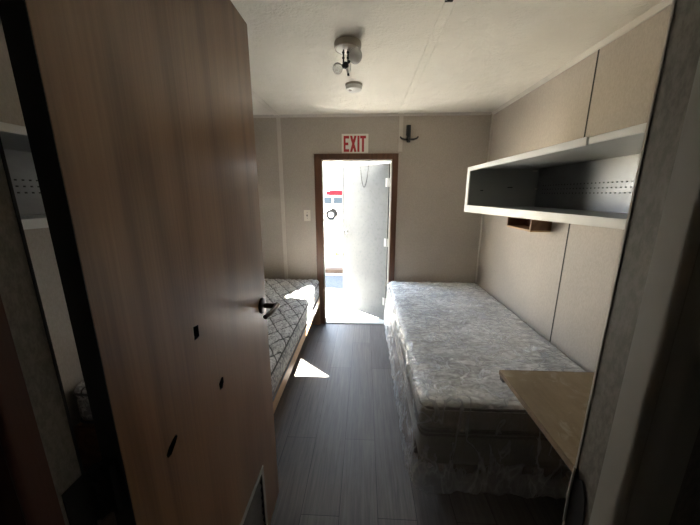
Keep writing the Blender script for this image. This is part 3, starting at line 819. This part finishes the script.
for cxw in (0, WB):
    for yy, s_ in ((VY + .03, 1), (VY + 1.50, -1)):
        bm = B(); lathe(bm, [(.22, 0), (.36, -.01), (WR, .03), (WR, .19), (.36, .23), (.22, .22)], (VX + cxw, yy, GZ + WR), 'y', 28)
        wh = obj('wheel', bm, M['tyre'], car, angle=.6)
        bm = B(); lathe(bm, [(0, .02 if s_ > 0 else .20), (.10, .015 if s_ > 0 else .205), (.20, .03 if s_ > 0 else .19), (.225, .0 if s_ > 0 else .22), (.225, .22 if s_ > 0 else .0), (0, .2 if s_ > 0 else .02)], (VX + cxw, yy, GZ + WR), 'y', 20)
        obj('rim', bm, M['rim'], wh, angle=.6)
    bm = B(); pts = [(VX + cxw + .50 * math.cos(a), VY + .045, GZ + .42 + .50 * math.sin(a)) for a in [PI * k / 14 for k in range(15)]]
    tube(bm, pts, .045, 8); obj('wheel_arch', bm, M['greygum'], car, angle=.8)
bm = B(); lathe(bm, [(0, -.24), (.20, -.24), (.34, -.23), (.37, -.20), (.37, -.05), (.34, -.02), (0, 0)], (VX - .80, VY + .62, GZ + 1.22), 'x', 26); obj('spare_wheel', bm, M['tyre'], car, angle=.6)
obj('bumper', box(B(), VX - .90, VX - .80, VY + .1, VY + 1.68, GZ + .45, GZ + .66, .02), M['greygum'], car)
obj('bumper', box(B(), VX + WB + .85, VX + WB + 1.0, VY + .1, VY + 1.68, GZ + .45, GZ + .68, .02), M['greygum'], car)
obj('door_handle', box(B(), VX + .28, VX + .42, VY + .035, VY + .06, GZ + 1.10, GZ + 1.13), M['greygum'], car)
bm = B()
def td(p, n):
    u = (p.x - (VX - .35)) / 1.6
    return Vector((p.x, p.y, p.z + (n.z > .2) * (.10 * math.sin(PI * max(0, min(1, u))) + .05 * noise.noise(p * 3))))
tp = obj('tarp_bundle', rbox(VX - .40, VX + 1.25, VY + .25, VY + 1.5, GZ + 1.885, GZ + 2.18, .12, .09, 'all', td), M['tarp'], smooth=True)
tag(tp, 'red tarp bundle on the roof of the distant white car', 'tarp bundle')
# low dark tree line on the horizon
bm = B(); n = 160
pts = [(-180 + 360 * i / n, 300 + 6 * math.sin(i)) for i in range(n + 1)]
for y_ in (0, 1):
    pass
prev = None
for i, (x, y) in enumerate(pts):
    h_ = 1.6 + 2.2 * abs(noise.noise(Vector((x * .09, 0, 0)))) + .7 * noise.noise(Vector((x * .4, 3, 0)))
    cur = [bm.verts.new(q) for q in ((x, y, GZ), (x, y, GZ + h_), (x, y + 8, GZ + h_), (x, y + 8, GZ))]
    if prev:
        for a in range(3): bm.faces.new((prev[a], cur[a], cur[a + 1], prev[a + 1]))
    prev = cur
tl = struct('horizon_ridge', bm, plain('far_scrub', (.16, .19, .15), .9, var=.3, sc=.2))

# ------------------------------------------------------------------ light: sun and sky only
w = bpy.data.worlds.new('sky'); S.world = w; w.use_nodes = True
nt = w.node_tree; nt.nodes.clear()
o_ = nt.nodes.new('ShaderNodeOutputWorld'); bg = nt.nodes.new('ShaderNodeBackground')
tc = nt.nodes.new('ShaderNodeTexCoord'); sp = nt.nodes.new('ShaderNodeSeparateXYZ'); rp = nt.nodes.new('ShaderNodeValToRGB')
nt.links.new(tc.outputs['Generated'], sp.inputs[0]); nt.links.new(sp.outputs[2], rp.inputs[0])
e = rp.color_ramp.elements
e[0].position = 0; e[0].color = (.97, .985, 1, 1); e[1].position = .6; e[1].color = (.58, .75, 1, 1)
m_ = e.new(.12); m_.color = (.90, .955, 1, 1)
nt.links.new(rp.outputs[0], bg.inputs[0]); nt.links.new(bg.outputs[0], o_.inputs[0])
bg.inputs[1].default_value = SKY = 2.2
sl = bpy.data.lights.new('sun', 'SUN'); sl.energy = 32.0; sl.angle = math.radians(.53); sl.color = (1, .955, .88)
so = bpy.data.objects.new('sun', sl); COL.objects.link(so)
so.rotation_euler = Vector((-.265, -.640, -1.0)).to_track_quat('-Z', 'Y').to_euler()
so.location = (5, 12, 15)

# ------------------------------------------------------------------ camera
f_px = 295.0
pitch = math.atan(68.5 / f_px); yaw = math.atan(15 / (f_px / math.cos(pitch)))
cd = bpy.data.cameras.new('camera'); cd.sensor_width = 36; cd.sensor_fit = 'HORIZONTAL'; cd.lens = 36 * f_px / 700
cd.clip_start = .02; cd.clip_end = 1000
co = bpy.data.objects.new('camera', cd); COL.objects.link(co)
co.location = (0, 0, 1.48)
F = Vector((-math.sin(yaw) * math.cos(pitch), math.cos(yaw) * math.cos(pitch), -math.sin(pitch)))
R = Vector((math.cos(yaw), math.sin(yaw), 0)); U = R.cross(F)
co.rotation_euler = Matrix((R, U, -F)).transposed().to_euler()
S.camera = co

S.view_settings.view_transform = 'Standard'; S.view_settings.look = 'None'
S.view_settings.gamma = 1; S.view_settings.use_curve_mapping = False
S.view_settings.exposure = 2.95
cy = S.cycles
cy.max_bounces = 14; cy.diffuse_bounces = 8; cy.glossy_bounces = 4; cy.transmission_bounces = 8; cy.transparent_max_bounces = 16
cy.sample_clamp_indirect = 0; cy.caustics_reflective = False; cy.caustics_refractive = False
cy.use_denoising = True
try: cy.use_guiding = True
except Exception: pass
